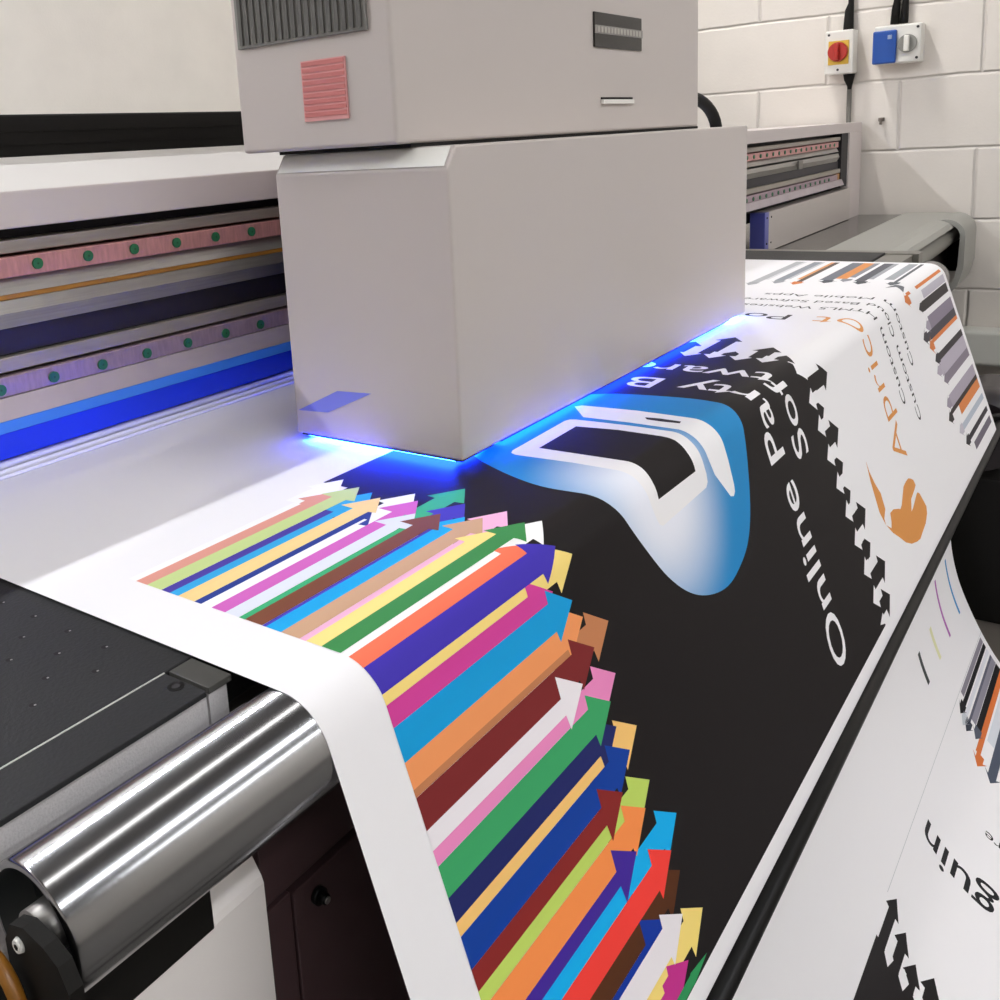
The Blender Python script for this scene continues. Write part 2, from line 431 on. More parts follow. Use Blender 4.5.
for i in range(1, 28):
    bmesh.ops.bisect_plane(t, geom=t.verts[:] + t.edges[:] + t.faces[:], plane_co=(0, -.56 + i * .04, 0), plane_no=(0, 1, 0))
lay(t, SLOTS.index('badge'), 2, badge_col)
poly([(2.555, -.35), (2.565, -.372), (2.59, -.382), (2.96, -.392), (2.985, -.385), (2.995, -.364), (3.007, -.162), (3.004, -.008), (2.985, .068), (2.975, .127), (2.972, .185), (2.962, .21), (2.94, .222), (2.59, .228), (2.572, .218), (2.565, .2), (2.558, .153), (2.56, .1), (2.566, .053), (2.566, .015), (2.568, -.15)], WHT, 3)
poly([(2.65, -.317), (2.919, -.324), (2.943, -.176), (2.94, -.023), (2.93, .033), (2.911, .09), (2.902, .155), (2.612, .154), (2.623, .102), (2.642, .049), (2.655, -.005), (2.655, -.052)], INK, 4)
poly([(3.145, -.449), (3.171, -.432), (3.19, -.223), (3.182, -.015), (3.174, .054), (3.17, .114), (3.165, .195), (3.150, .277), (3.14, .300), (3.12, .31), (3.096, .303), (3.03, .206), (3.018, .139), (3.02, .096), (3.026, .047), (3.035, 0), (3.040, -.178), (3.032, -.355)], WHT, 3)
poly([(3.122, -.158), (3.130, -.105), (3.126, -.026), (3.103, -.022), (3.097, -.087), (3.100, -.141)], INK, 4)

# --- lettering
w_on = text_w('Online Party B')
write('Online Party B', 1.132, -.44, 3.67, .172, WHT, 4, .006)
k = (1.132 + .44) / w_on
w_so = text_w('Software'); write('Software', .386, .386 - k * w_so, 3.925, .162, WHT, 4, .006)
OR = '#dc9550'
write('Apricot', .80, -.135, 5.20, .215, OR, 2, -.008)
write('Po', -.258, -.49, 5.20, .15, '#2b2a30', 2, .0)
TX = '#262428'
write('Custom', .585, .155, 5.475, .075, TX, 2); write('HTML5 Websites', .105, -.60, 5.475, .075, TX, 2)
write('Custom', .728, .298, 5.665, .075, TX, 2); write('Cloud Based Software', .245, -.66, 5.665, .075, TX, 2)
write('Custom', .457, .045, 5.855, .075, TX, 2); write('Mobile Apps', -.005, -.60, 5.855, .075, TX, 2)
# --- orange fruit and leaf mark
poly([(4.556, .626), (4.557, .678), (4.58, .741), (4.617, .803), (4.611, .877), (4.556, .904), (4.552, .934), (4.540, .91), (4.519, .861), (4.526, .784), (4.532, .716)], OR, 2)
poly([(4.552, .934), (4.612, .994), (4.685, 1.045), (4.747, 1.093), (4.826, 1.131), (4.916, 1.155), (4.98, 1.165), (5.043, 1.156), (5.14, 1.145), (5.216, 1.118), (5.24, 1.09), (5.224, 1.056), (5.196, 1.004), (5.17, .988), (5.145, .989), (5.024, 1.017), (4.977, 1.022), (5.034, .977), (5.13, .962), (5.176, .952), (5.165, .92), (5.129, .901), (5.095, .888), (5.066, .886), (5.01, .888), (4.974, .893), (4.86, .947), (4.82, .953), (4.799, .943), (4.72, .918), (4.661, .915), (4.638, .951), (4.612, .972)], OR, 2)

# --- grey and orange arrows along the right edge (point to -x)
def garrow(s0, s1, xt, h, layer=2, head=None, xr=7.25, hw=None):
    rect(xt + .12, xr, s0, s1, h, layer)
    if head:
        c = (s0 + s1) / 2 + (head[1] if len(head) > 1 else 0); w = hw or .05
        poly([(xt + .13, c - .03), (xt + .07, c - .03), (xt + .1, c - w), (xt, c), (xt + .1, c + w), (xt + .07, c + .03), (xt + .13, c + .03)], head[0], layer + 1)
OG = '#d87f45'
garrow(-.82, -.765, 6.12, '#b4b5b8', head=('#a9aaad',))
garrow(-.765, -.745, 6.25, '#dcdcdf')
garrow(-.70, -.645, 6.22, '#8f939b', head=('#9a9ca1', .01))
garrow(-.645, -.625, 6.3, '#c8c9cd')
garrow(-.585, -.562, 6.3, '#e0a06a'); garrow(-.562, -.53, 6.2, '#5d504b', head=(OG, .0))
garrow(-.45, -.375, 6.3, '#71757f', head=('#4b4d55', .02), hw=.06); garrow(-.375, -.31, 6.38, '#dd9152', head=('#85878d', .04)); garrow(-.31, -.275, 6.45, '#8a8c93')
garrow(-.25, -.19, 6.30, '#5c5d64', head=('#4a4b52', .02), hw=.055); garrow(-.19, -.16, 6.4, '#a8a9af')
garrow(-.10, -.045, 6.4, '#a2a5ab'); garrow(-.03, -.01, 6.3, '#5e6167', head=('#5e6167',))
poly([(6.20, -.03), (6.33, .0), (6.33, .05), (6.20, .075), (6.26, .02)], '#6a6c72', 3)
garrow(.085, .105, 6.35, OG); garrow(.085, .105, 6.09, OG, head=(OG, .03), xr=6.3)
garrow(.125, .180, 6.42, '#c3bec9'); garrow(.186, .250, 6.34, '#3c3739', head=('#3c3739', .0), hw=.045)
garrow(.29, .372, 6.36, '#8b8190', head=('#a9a0ae', .01)); garrow(.372, .425, 6.22, '#4c4850', head=('#4a474c', -.01), hw=.055)
garrow(.425, .452, 6.30, OG, head=(OG, .02), hw=.06)
garrow(.528, .572, 6.33, '#3e393d', head=('#3f3c40', .0)); garrow(.572, .665, 6.28, '#b8b0bd', head=('#b3aab8', .0)); garrow(.665, .722, 6.38, '#857b88', head=('#857b88', .0))
garrow(.785, .862, 6.26, '#aca3b1', head=('#9c93a1', .0)); garrow(.862, .892, 6.2, '#3b3231', head=('#34302f', .02))
garrow(.892, .955, 6.42, '#d98348'); garrow(1.0, 1.04, 6.35, '#bac2cf', head=('#c5c0cb', .0))
garrow(1.095, 1.13, 6.42, '#39343a', head=('#3a373b', .0)); garrow(1.165, 1.215, 6.50, '#6f6774')
# --- registration bars between the two prints
for x, a, b, h in [(7.07, 2.22, 2.61, '#3f8ec9'), (6.70, 2.22, 2.61, '#b465b4'), (6.363, 2.40, 2.606, '#e4e2b4'), (6.005, 2.40, 2.597, '#3a403f')]:
    w_ = .024 if a > 2.3 else .018; rect(x - w_, x + w_, a, b, h, 1)
rect(4.40, 7.32, 2.857, 2.860, '#b9bdbf', 1)
# --- second print on the hanging web
rect(1.307, 4.13, 2.882, 4.36, INK, 1)
for i, (xt, s) in enumerate([(4.449, 2.926), (4.368, 3.039), (4.286, 3.138), (4.334, 3.242), (4.24, 3.36), (4.36, 3.48), (4.28, 3.6), (4.39, 3.72)]):
    darrow(xt, s, .058, .1, .030, 4.08, INK, 2)
    poly([(4.19, s + .052), (4.12, s + .030), (4.08, s + .075), (4.15, s + .095)], WHT, 3)
write('guin', 3.448, 2.95, 5.155, .205, '#1c1c20', 2, .004)
write('re', 3.40, 3.303, 5.605, .075, '#1c1c20', 2)
garrow(2.868, 2.905, 6.32, '#8b8591', 1, head=None); garrow(2.91, 2.945, 6.26, '#17171c', 1, head=('#1b1b21', -.005))
garrow(2.955, 2.985, 6.2, '#e1e2ea', 1, head=('#c9ced4',)); garrow(3.0, 3.02, 6.2, '#5f6070', 1, head=('#333a48', .0)); garrow(3.02, 3.065, 6.25, '#8f8c99', 1)
garrow(3.068, 3.115, 6.25, '#15151a', 1, head=('#555b69', .0)); garrow(3.115, 3.155, 6.04, '#d8743a', 1, head=('#d8743a', .02), hw=.06)
garrow(3.17, 3.23, 6.25, '#d9dde4', 1); garrow(3.23, 3.29, 6.02, '#4d5464', 1, head=('#4d5464', .0), hw=.06); garrow(3.29, 3.35, 6.2, '#222229', 1)

banner = link('printed_banner', BM, BMATS)
tag(banner, 'long white vinyl banner with coloured arrows and black panel, running over the front roller', 'banner')

# ------------------------------------------------------------------ printer
PR_ = empty('flatbed_printer', 'large grey wide format printer with a dark bed, steel front roller and long rail beam', 'printer', W(4, 3, ZF))
YF = 3.0
# bed with its staggered vacuum holes
def bed(bm):
    box(bm, -6, 7.9, 1.486, 4.6, -1.16, -1.006, .004)
    for i in range(-22, 2):
        for j in range(0, 16):
            x = 1.0 + .0712 * i; y = 1.614 + .0670 * (2 * j + (i % 2))
            if y > 2.9: continue
            if random.random() < .3 and i < -2: continue
            cyl(bm, (x, y, -1.0065), (x, y, -1.0056), .0075, n=10, mi=2)
            cyl(bm, (x + .003, y - .004, -1.0058), (x + .003, y - .004, -1.0052), .0026, n=8, mi=1)
B('print_bed', PR_, [BED, STEEL, BLACK], bed, 'dark grey flat bed with small staggered holes')
fp = B('bed_front_strip', PR_, [BED], lambda bm: box(bm, -6, 1.071, 1.358, 1.482, -1.018, -1.006, .002), 'dark strip along the front of the bed')
B('bolt', fp, [BLACKG, DARK], lambda bm: (cyl(bm, (1.050, 1.423, -1.0065), (1.050, 1.423, -1.0052), .017, n=24), cyl(bm, (1.050, 1.423, -1.0054), (1.050, 1.423, -1.0046), .009, n=6, mi=1)))
B('bed_joint', PR_, mat('bright_joint_strip', '#c9c7c2', rough=.4), lambda bm: box(bm, -6, 1.071, 1.4825, 1.4855, -1.03, -1.0055), 'bright thin joint line across the bed')
B('edge_block', PR_, mat('worn_grey_block', '#3f3e3a', rough=.5), lambda bm: box(bm, 1.078, 1.138, 1.36, 1.478, -1.018, -1.004, .0015), 'worn grey block at the corner of the bed')
B('front_apron', PR_, APRON, lambda bm: (box(bm, -6, 1.078, 1.37, 1.478, -1.6, -1.019), box(bm, 1.084, 1.131, 1.37, 1.478, -1.6, -1.019)), 'grey metal apron under the bed edge')
B('bed_underframe', PR_, mat('dark_brown_frame', '#453f3c', rough=.5), lambda bm: (box(bm, 1.131, 7.88, 1.52, 4.5, -1.6, -1.161), box(bm, -6, 1.13, 1.48, 4.5, -1.6, -1.161), box(bm, -6, 13.9, 1.9, 4.5, ZF + .002, -1.602)))
B('bed_end_trim', PR_, mat('olive_grey_trim', '#7d7a72', rough=.4, metal=.4), lambda bm: (box(bm, 7.902, 8.05, 1.26, 2.95, -1.2, -1.012, .004), box(bm, 7.36, 7.9, 1.30, 1.484, -1.16, -1.02, .003)), 'olive grey trim at the far end of the bed')
# roller
RS = -.0178
def ry(x): return 1.22 + RS * (x - 1.14)
def roller(bm):
    n = 96; r = .1135; secs = [(.6, r - .006), (.604, r), (7.45, r)]
    rings = []
    for x, rr in secs:
        rings.append([bm.verts.new(W(x, ry(x) + rr * math.cos(2 * math.pi * k / n), -1.1165 + rr * math.sin(2 * math.pi * k / n))) for k in range(n)])
    for a, b in zip(rings, rings[1:]):
        for k in range(n):
            f = bm.faces.new((a[k], b[k], b[(k + 1) % n], a[(k + 1) % n])); f.smooth = True
    inn = [[bm.verts.new(W(x, ry(x) + rr * math.cos(2 * math.pi * k / n), -1.1165 + rr * math.sin(2 * math.pi * k / n))) for k in range(n)] for x, rr in [(.6, r - .012), (.66, r - .012)]]
    for a, b in [(rings[0], inn[0]), (inn[0], inn[1])]:
        for k in range(n):
            f = bm.faces.new((a[(k + 1) % n], b[(k + 1) % n], b[k], a[k])); f.smooth = b is inn[1]; f.material_index = 1 if b is inn[1] else 0
    f = bm.faces.new(inn[1]); f.material_index = 1
    f = bm.faces.new(rings[-1])
rl = B('front_roller', PR_, [CHROME, mat('dark_hollow_end', '#2a2d2e', rough=.35, metal=.4)], roller, 'polished steel roller')
B('roller_shaft', rl, STEEL, lambda bm: (cyl(bm, (.659, ry(.6), -1.125), (.60, ry(.6), -1.125), .042, n=32), cyl(bm, (.60, ry(.6), -1.125), (.582, ry(.6), -1.125), .033, n=32)))
br = B('roller_bracket', PR_, [BLACK], lambda bm: prism_x(bm, [(1.06, -1.8), (1.07, -1.10), (1.088, -1.065), (1.12, -1.05), (1.168, -1.042), (1.205, -1.055), (1.225, -1.09), (1.225, -1.8)], .555, .578), 'black bracket holding the roller')
B('screw', br, [WHITEP, BLACK], lambda bm: (cyl(bm, (.555, 1.184, -1.078), (.549, 1.184, -1.078), .0125, .010, n=24), cyl(bm, (.5488, 1.184, -1.078), (.5482, 1.184, -1.078), .005, n=6, mi=1)), 'pale round screw head')
B('amber_guard', PR_, mat('amber_plastic', '#8a5a1c', rough=.35), lambda bm: tube(bm, [(.535, 1.235 - .065 * math.sin(t), -1.185 + .08 * math.cos(t)) for t in [i * math.pi / 12 for i in range(13)]], .012, n=8), 'amber curved guard below the bracket')
# panels below the roller
B('roller_slot_bar', PR_, BLACK, lambda bm: box(bm, -1, .975, 1.292, 1.34, -1.437, -1.25, .003), 'black bar below the roller')
B('cabinet_panel', PR_, CABW, lambda bm: (prism_x(bm, [(1.3, -1.4395), (1.305, -1.425), (1.33, -1.385), (1.38, -1.38), (1.38, -1.4395)], .98, 1.113), prism_x(bm, [(1.3, -4.78), (1.3, -1.44), (1.38, -1.44), (1.38, -4.78)], -1, 1.113)), 'warm white cabinet panel')
dp = B('side_panel', PR_, MAROON, lambda bm: (box(bm, 1.122, 1.190, 1.31, 1.5, -4.78, -1.525, .002), box(bm, 1.198, 7.5, 1.31, 1.5, -4.78, -1.535, .003), box(bm, 1.122, 7.5, 1.318, 1.5, -1.52, -1.3, .002)), 'dark brown metal panel behind the banner')
B('panel_screw', dp, [BLACKG, STEEL], lambda bm: (cyl(bm, (1.267, 1.309, -1.587), (1.267, 1.296, -1.587), .02, n=24), cyl(bm, (1.267, 1.296, -1.587), (1.267, 1.28, -1.587), .012, n=6, mi=0), cyl(bm, (1.267, 1.28, -1.587), (1.267, 1.276, -1.587), .008, n=12, mi=1)))

# gantry beam
XG0, XG1, XS = -5, 14.1, 13.45
B('beam_cover', PR_, PAINT2, lambda bm: (box(bm, XG0, XG1, YF, 4.2, -.192, -.069, .006), box(bm, XS, XG1, YF, 4.2, -1.37, -.193, .004)), 'grey painted beam cover and end post')
B('beam_hood', PR_, PALE, lambda bm: prism_x(bm, [(YF + .01, -.0685), (YF + .33, .046), (4.2, .046), (4.2, -.0685)], XG0, 7.2), 'pale sloping hood on the beam')
B('cable_track', PR_, BLACK, lambda bm: ([box(bm, XG0, 7.0, 3.42, 3.8, .047, .205, .008)] + [box(bm, XG0, 7.0, 3.415, 3.42, z, z + .012) for z in (.09, .14)]), 'black cable track lying on the beam')
B('beam_recess', PR_, DARK, lambda bm: (box(bm, XG0, 13.44, YF + .16, 4.2, -.995, -.194), box(bm, 13.12, 13.44, YF + .02, YF + .16, -.86, -.194)))
def hb(name, mt, z0, z1, y, x1=13.1, lab=None, bev=.004, x0=XG0): return B(name, PR_, mt, lambda bm: box(bm, x0, x1, y, YF + .158, z0, z1, bev), lab)
hb('upper_ledge', ALU, -.275, -.232, YF + .03)
plug0 = None
def plug(bm, x, z, y):
    cyl(bm, (x, y - .0005, z), (x, y - .008, z), .0195, n=20)
DARKG = mat('green_slot_plastic', '#0f4a2c', rough=.5)
for nm, mt, z0, z1, xs, zc in [('upper_guide_rail', RAIL, -.354, -.286, 1.861 - .2045 * 4, -.319), ('lower_guide_rail', RAILB, -.752, -.683, 1.654 - .2035 * 4, -.7225)]:
    r = hb(nm, mt, z0, z1, YF + .005, 12.9, 'steel guide rail with red light in its colour' if 'upper' in nm else 'steel guide rail with a mauve light tint painted in')
    for i in range(58):
        x = xs + i * .2042
        def pf(bm, x=x, zc=zc):
            cyl(bm, (x, YF + .0045, zc), (x, YF - .004, zc), .0195, n=20); cyl(bm, (x, YF - .004, zc), (x, YF - .005, zc), .004, n=8, mi=1)
        if plug0 is None:
            plug0 = B('rail_plug', r, [GREEN, DARKG], pf, 'green plug'); px, pz = x, zc
        else:
            c = plug0.copy(); COL.objects.link(c); c.parent = r
            c.location = (S * (x - px), 0, S * (zc - pz)); c.matrix_parent_inverse = Matrix()
B('upper_rib', PR_, STEEL, lambda bm: prism_x(bm, [(YF + .158, -.357), (YF + .03, -.357), (YF - .0, -.408), (YF + .158, -.408)], XG0, 12.9), 'bright steel rib')
hb('scale_tape', AMBER, -.427, -.4085, YF + .002, 9.4, 'amber scale tape')
B('main_rib', PR_, STEEL, lambda bm: prism_x(bm, [(YF + .158, -.428), (YF + .004, -.428), (YF - .012, -.47), (YF + .02, -.524), (YF + .158, -.524)], XG0, 12.9), 'bright steel rib')
hb('dark_channel', mat('dark_plum_channel', '#211d26', rough=.5), -.62, -.526, YF + .05, 13.1, 'dark channel')
hb('lower_ledge', ALU, -.672, -.6215, YF + .02)
B('lower_lip', PR_, mat('pale_mauve_aluminium', '#b9aeb4', rough=.4, metal=.3, var=.06, bscale=20), lambda bm: prism_x(bm, [(YF + .158, -.753), (YF + .0, -.753), (YF - .03, -.823), (YF + .158, -.823)], XG0, 13.1), 'pale mauve lip')
B('blue_lip', PR_, [BLUEM, BLUEL], lambda bm: (prism_x(bm, [(YF + .15, -.824), (YF - .03, -.824), (YF - .052, -.857), (YF + .15, -.857)], XG0, 8.9, 1), prism_x(bm, [(YF + .15, -.858), (YF - .052, -.858), (YF - .045, -.945), (YF + .15, -.945)], XG0, 8.9)), 'bright blue lip along the bottom of the beam')  # blue lip, paler blue on its sloping upper part
fpn = B('front_panel', PR_, PAINT, lambda bm: (box(bm, 10.03, 13.44, YF - .03, YF + .12, -1.285, -.885, .006),), 'grey painted panel on the right end of the beam')
B('side_plate', fpn, mat('blue_lit_plate', '#6b6fc4', rough=.3, metal=.4), lambda bm: box(bm, 9.9, 10.026, YF - .03, YF + .12, -1.285, -.885, .003), 'end plate with blue lamp light in its colour')  # blue light falling on the plate is put into its colour
for x in (9.96, 10.1):
    for z in (-.94, -1.2): B('plate_screw', fpn, BLACKG, lambda bm: cyl(bm, (x, YF - .030, z), (x, YF - .036, z), .010, n=12))
B('amber_stop', PR_, AMBER, lambda bm: box(bm, 12.92, 13.118, YF + .03, YF + .15, -.80, -.68, .01), 'amber end stop')
B('tape_clip', PR_, mat('grey_clip', '#77736d', rough=.5), lambda bm: box(bm, 11.05, 11.2, YF - .035, YF - .014, -.52, -.43, .003))
# pinch rollers where the web enters
def pinch(bm):
    for y, z, r in [(2.985, -.972, .016), (2.952, -.987, .010), (2.915, -.9915, .0065)]:
        cyl(bm, (XG0, y, z), (7.8, y, z), r, n=24)
B('pinch_rollers', PR_, mat('bright_satin_rods', '#f4f4fc', rough=.2, metal=0, spec=.8), pinch, 'thin bright rods along the web entry')
# right extension table and its roller cover
B('extension_table', PR_, [GLASS, ALU], lambda bm: (box(bm, 8.06, 14.1, 2.1, 4.3, -1.5, -1.29, .004), box(bm, 8.06, 14.1, 1.98, 2.098, -1.5, -1.275, .004, 1)), 'smoked glass extension table')
def cover(bm):
    prof = [(2.45, -1.285), (2.42, -1.262), (2.0, -1.262)]
    c = (1.82, -1.47)
    for i in range(17):
        a = math.radians(75 + i * 105 / 16)
        prof.append((c[0] + .2 * 1.05 * math.cos(a), c[1] + .2 * 1.04 * math.sin(a)))
    prof += [(1.61, -1.84), (1.66, -2.05), (1.76, -2.18), (1.76, -2.06), (1.71, -1.98), (1.675, -1.82), (1.665, -1.50)]
    for i in range(9):
        a = math.radians(180 - i * 100 / 8)
        prof.append((c[0] + .155 * math.cos(a), c[1] + .155 * math.sin(a)))
    prof += [(2.0, -1.31), (2.45, -1.31)]
    prism_x(bm, prof, 13.1, 14.05)
    prism_x(bm, [(2.45, -1.285), (2.42, -1.262), (1.95, -1.262), (1.86, -1.275), (1.78, -1.31), (1.74, -1.36), (1.76, -1.37), (1.80, -1.33), (1.87, -1.295), (1.95, -1.283)], 8.1, 13.098)
B('roller_cover', PR_, COVER, cover, 'grey rounded roller cover')
B('cover_end_plate', PR_, BLACK, lambda bm: prism_x(bm, [(1.68, -1.5), (1.75, -1.34), (1.95, -1.32), (2.4, -1.32), (2.4, -2.0), (1.78, -2.0), (1.70, -1.85)], 13.95, 14.09), 'black inside of the roller cover')
B('rear_roller', PR_, mat('grey_rubber_roller', '#8b8a83', rough=.4, metal=.3), lambda bm: cyl(bm, (8.1, 1.86, -1.50), (13.9, 1.86, -1.50), .12, n=40), 'grey roller under the cover')
# tension bar below the fold
def nose(x):
    p = surf(x, (SS[116] + SS[124]) / 2); return (p.y / S, (p.z - ZE) / S)
def ncen(P):   # centre of the small fold arc: its last point is straight below the centre
    return (P[124][0], P[124][1] + .018)
NL, NR = ncen(PL), ncen(PR); NL = (NL[0] - .034, NL[1] - .037); NR = (NR[0] - .010, NR[1] - .0495)
kx = 1 / (XR - XL)
def bx_(x):
    w = (x - XL) * kx
    return (x, NL[0] + (NR[0] - NL[0]) * w, NL[1] + (NR[1] - NL[1]) * w)
tb = B('tension_bar', PR_, BLACKG, lambda bm: cyl(bm, bx_(-1.5), bx_(7.62), 0.030, n=40), 'black tension bar under the fold of the banner')
e = bx_(7.64)
B('bar_end_cap', tb, BLACK, lambda bm: (cyl(bm, (7.62, e[1] + .02, e[2] - .02), (7.72, e[1] + .02, e[2] - .02), .07, n=24), box(bm, 7.64, 7.72, e[1] - .02, 1.3, e[2] - .12, e[2] + .0, .01)))
B('side_frame', PR_, BLACK, lambda bm: (box(bm, 7.75, 9.0, .15, 1.6, -3.74, -2.62, .02), box(bm, 7.8, 8.9, 1.0, 1.5, ZF + .002, -3.742, .02)), 'black side frame below the bed')
B('motor_drum', PR_, mat('dark_plum_rubber', '#1d1519', rough=.45), lambda bm: cyl(bm, (7.78, .80, -2.32), (8.7, .80, -2.32), .26, n=48), 'dark round drum at the end of the tension bar')
B('frame_foot', PR_, [mat('grey_foot_paint', '#8a837c', rough=.5), BLACK], lambda bm: (box(bm, 7.8, 8.7, .05, .90, -4.25, -3.745, .01), box(bm, 7.9, 8.6, .1, .8, ZF + .002, -4.252, .01, 1)), 'grey foot of the side frame')
B('side_base', PR_, mat('dark_plum_base', '#3a2f30', rough=.5), lambda bm: box(bm, 9.2, 13.9, .6, 1.88, ZF + .002, -3.45, .02), 'dark base below the extension table')
B('take_up_rod', PR_, BLACK, lambda bm: cyl(bm, (-1, -.70, -4.1), (7.7, -.70, -4.1), .03, n=24))

# ------------------------------------------------------------------ carriage
CR = empty('print_carriage', 'big boxy grey print carriage riding on the beam over the banner', 'print carriage', W(3.8, 2.2, -.96))
def prism_y(bm, prof, y0, y1):
    a = [bm.verts.new(W(x, y0, z)) for x, z in prof]; b = [bm.verts.new(W(x, y1, z)) for x, z in prof]; n = len(prof)
    fs = [bm.faces.new((a[i], a[(i + 1) % n], b[(i + 1) % n], b[i])) for i in range(n)]
    return fs + [bm.faces.new(a[::-1]), bm.faces.new(b)]
def lowbox(bm):
    fs = prism_y(bm, [(2.36, -.975), (2.36, -.072), (2.405, -.008), (5.07, -.008), (5.07, -.975)], 1.615, 2.32)
    bmesh.ops.bevel(bm, geom=list({e for f in fs for e in f.edges}), offset=.008 * S, segments=2, profile=.5, affect='EDGES')
B('lower_cover', CR, PAINT, lowbox, 'grey painted lower cover')
B('lip_highlight', CR, mat('painted_highlight_white', '#fbfaf4', rough=.25, coat=.5), lambda bm: prism_y(bm, [(2.3615, -.066), (2.3995, -.013), (2.3975, -.0105), (2.3585, -.066)], 1.63, 2.305), 'white strip painting the highlight along the top left edge')  # white colour stands for the light caught by the chamfered edge
def upbox(bm):
    box(bm, 2.30, 4.74, 1.75, 2.4, .004, .95, .012, 0, 3)
B('upper_cover', CR, PAINT, upbox, 'grey painted upper cover')
B('seam_gasket', CR, BLACK, lambda bm: box(bm, 2.38, 4.76, 1.76, 2.31, -.0075, .0035))
B('carriage_mount', CR, DARK, lambda bm: box(bm, 3.1, 4.9, 2.325, 2.93, -.80, -.05, .01))
def grille(bm):
    box(bm, 2.290, 2.2995, 1.83, 2.37, .335, .56, .002, 0)
    for i in range(18):
        y = 1.845 + i * .029
        box(bm, 2.284, 2.2905, y, y + .014, .345, .55, 0, 1)
B('grille', CR, [mat('grille_frame_grey', '#7a7873', rough=.5), mat('grille_slot_dark', '#55534f', rough=.6)], grille, 'dark grey louvred grille')
def stick(bm):
    for i in range(9):
        z1 = .268 - i * .019
        box(bm, 2.2925, 2.2995, 1.93, 2.10, z1 - .0125, z1, 0, 0)
    box(bm, 2.2945, 2.2995, 1.925, 2.105, .09, .272, 0, 1)
B('sticker', CR, [mat('red_sticker_ink', '#c4706d', rough=.5), mat('pink_sticker_paper', '#d99a98', rough=.5)], stick, 'red striped sticker')
def win(bm):
    box(bm, 3.60, 4.05, 1.742, 1.7495, .33, .462, .002, 0)
    box(bm, 3.60, 4.05, 1.738, 1.7415, .381, .412, 0, 1)
    for i in range(14): box(bm, 3.62 + i * .03, 3.635 + i * .03, 1.736, 1.7379, .386, .407, 0, 2)
B('display_window', CR, [mat('black_display_glass', '#161412', rough=.2), mat('grey_display_line', '#8f8a85', rough=.4), mat('pale_display_mark', '#bab5ae', rough=.4)], win, 'small black window with a grey band')
B('handle_slot', CR, [mat('bright_handle_edge', '#efece6', rough=.25), BLACK], lambda bm: (box(bm, 3.66, 3.955, 1.735, 1.7495, .112, .130, .003, 0), box(bm, 3.66, 3.955, 1.744, 1.7495, .131, .139, 0, 1)), 'bright narrow pull')
B('vent_glow_patch', CR, mat('painted_vent_glow', '#7d84d8', rough=.4), lambda bm: [bm.faces.new(f) for f in [[bm.verts.new(W(2.3585, y, z)) for y, z in [(2.305, -.890), (2.115, -.800), (1.965, -.793), (2.165, -.882)]]]] and None, 'parallelogram painting blue light inside a vent')  # blue light in a side vent, drawn as a flat coloured patch
UV = mat('lit_ultraviolet_lamp', '#3355ff', emis='#1034ff', estr=290)
UV2 = mat('lit_ultraviolet_lamp_right', '#3355ff', emis='#3a78ff', estr=140)
HOUS = DARK
def glowprism(bm, A_, B_):
    a = [bm.verts.new(q) for q in A_]; b = [bm.verts.new(q) for q in B_]; n = len(a)
    for i in range(n): bm.faces.new((a[i], a[(i + 1) % n], b[(i + 1) % n], b[i]))
    for f in (bm.faces.new(a[::-1]), bm.faces.new(b)): f.material_index = 1
l1 = B('uv_lamp', CR, HOUS, lambda bm: box(bm, 2.364, 2.55, 1.62, 2.30, -.979, -.9755), 'dark lamp housing on the left of the underside')
LX = ((2.366, -.9795), (2.392, -.992), (2.54, -.9795))
B('lamp_window', l1, [UV, HOUS], lambda bm: glowprism(bm, [W(x, 1.66, z) for x, z in LX], [W(x, 2.28, z) for x, z in LX]), 'lit blue window')
l2 = B('uv_lamp', CR, HOUS, lambda bm: box(bm, 4.86, 5.055, 1.63, 2.30, -.979, -.9755), 'dark lamp housing on the right of the underside')
B('lamp_window', l2, UV2, lambda bm: prism_x(bm, [(1.635, -.9795), (1.68, -.991), (2.28, -.991), (2.28, -.9795)], 4.87, 5.05), 'lit blue window')
l3 = B('uv_lamp', CR, HOUS, lambda bm: box(bm, 2.6, 4.84, 1.62, 1.72, -.979, -.9755), 'dark lamp housing along the front of the underside')
B('lamp_window', l3, [mat('lit_ultraviolet_lamp_front', '#3355ff', emis='#1030ff', estr=90), HOUS], lambda bm: glowprism(bm, [W(2.62, y, z) for y, z in ((1.623, -.9795), (1.645, -.990), (1.71, -.9795))], [W(4.82, y, z) for y, z in ((1.623, -.9795), (1.645, -.990), (1.71, -.9795))]), 'lit blue window')
# black hose loop behind the carriage
hs = B('cable_loop', CR, BLACK, lambda bm: tube(bm, [(5.50 + .50 * math.cos(a), 2.1 + .0 * a, -.05 + .22 * math.sin(a)) for a in [math.pi * i / 18 for i in range(19)]], .035, n=12), 'black hose loop')

# ------------------------------------------------------------------ wall fittings
def wall_box(root, name, y0, y1, z0, z1, d, m, bev=.02, lab=None, x=0.):
    return B(name, root, m, lambda bm: box(bm, WX - x - d, WX - x, y0, y1, z0, z1, bev), lab)
sw = empty('isolator_switch', 'white wall isolator box with a red rotary knob on a yellow plate', 'switch', W(WX, 3.28, .56))
wall_box(sw, 'housing', 3.11, 3.46, .56, 1.11, .26, WHITEP, .02, x=.003)
wall_box(sw, 'yellow_plate', 3.16, 3.41, .68, .98, .012, mat('yellow_plate_plastic', '#d9b23c', rough=.4), .003, x=.264)
B('rotary_knob', sw, mat('red_knob_plastic', '#b32a20', rough=.35), lambda bm: (cyl(bm, (WX - .277, 3.29, .84), (WX - .33, 3.29, .84), .125, .115, n=32), box(bm, WX - .40, WX - .331, 3.265, 3.315, .735, .945, .01)), 'red rotary knob')
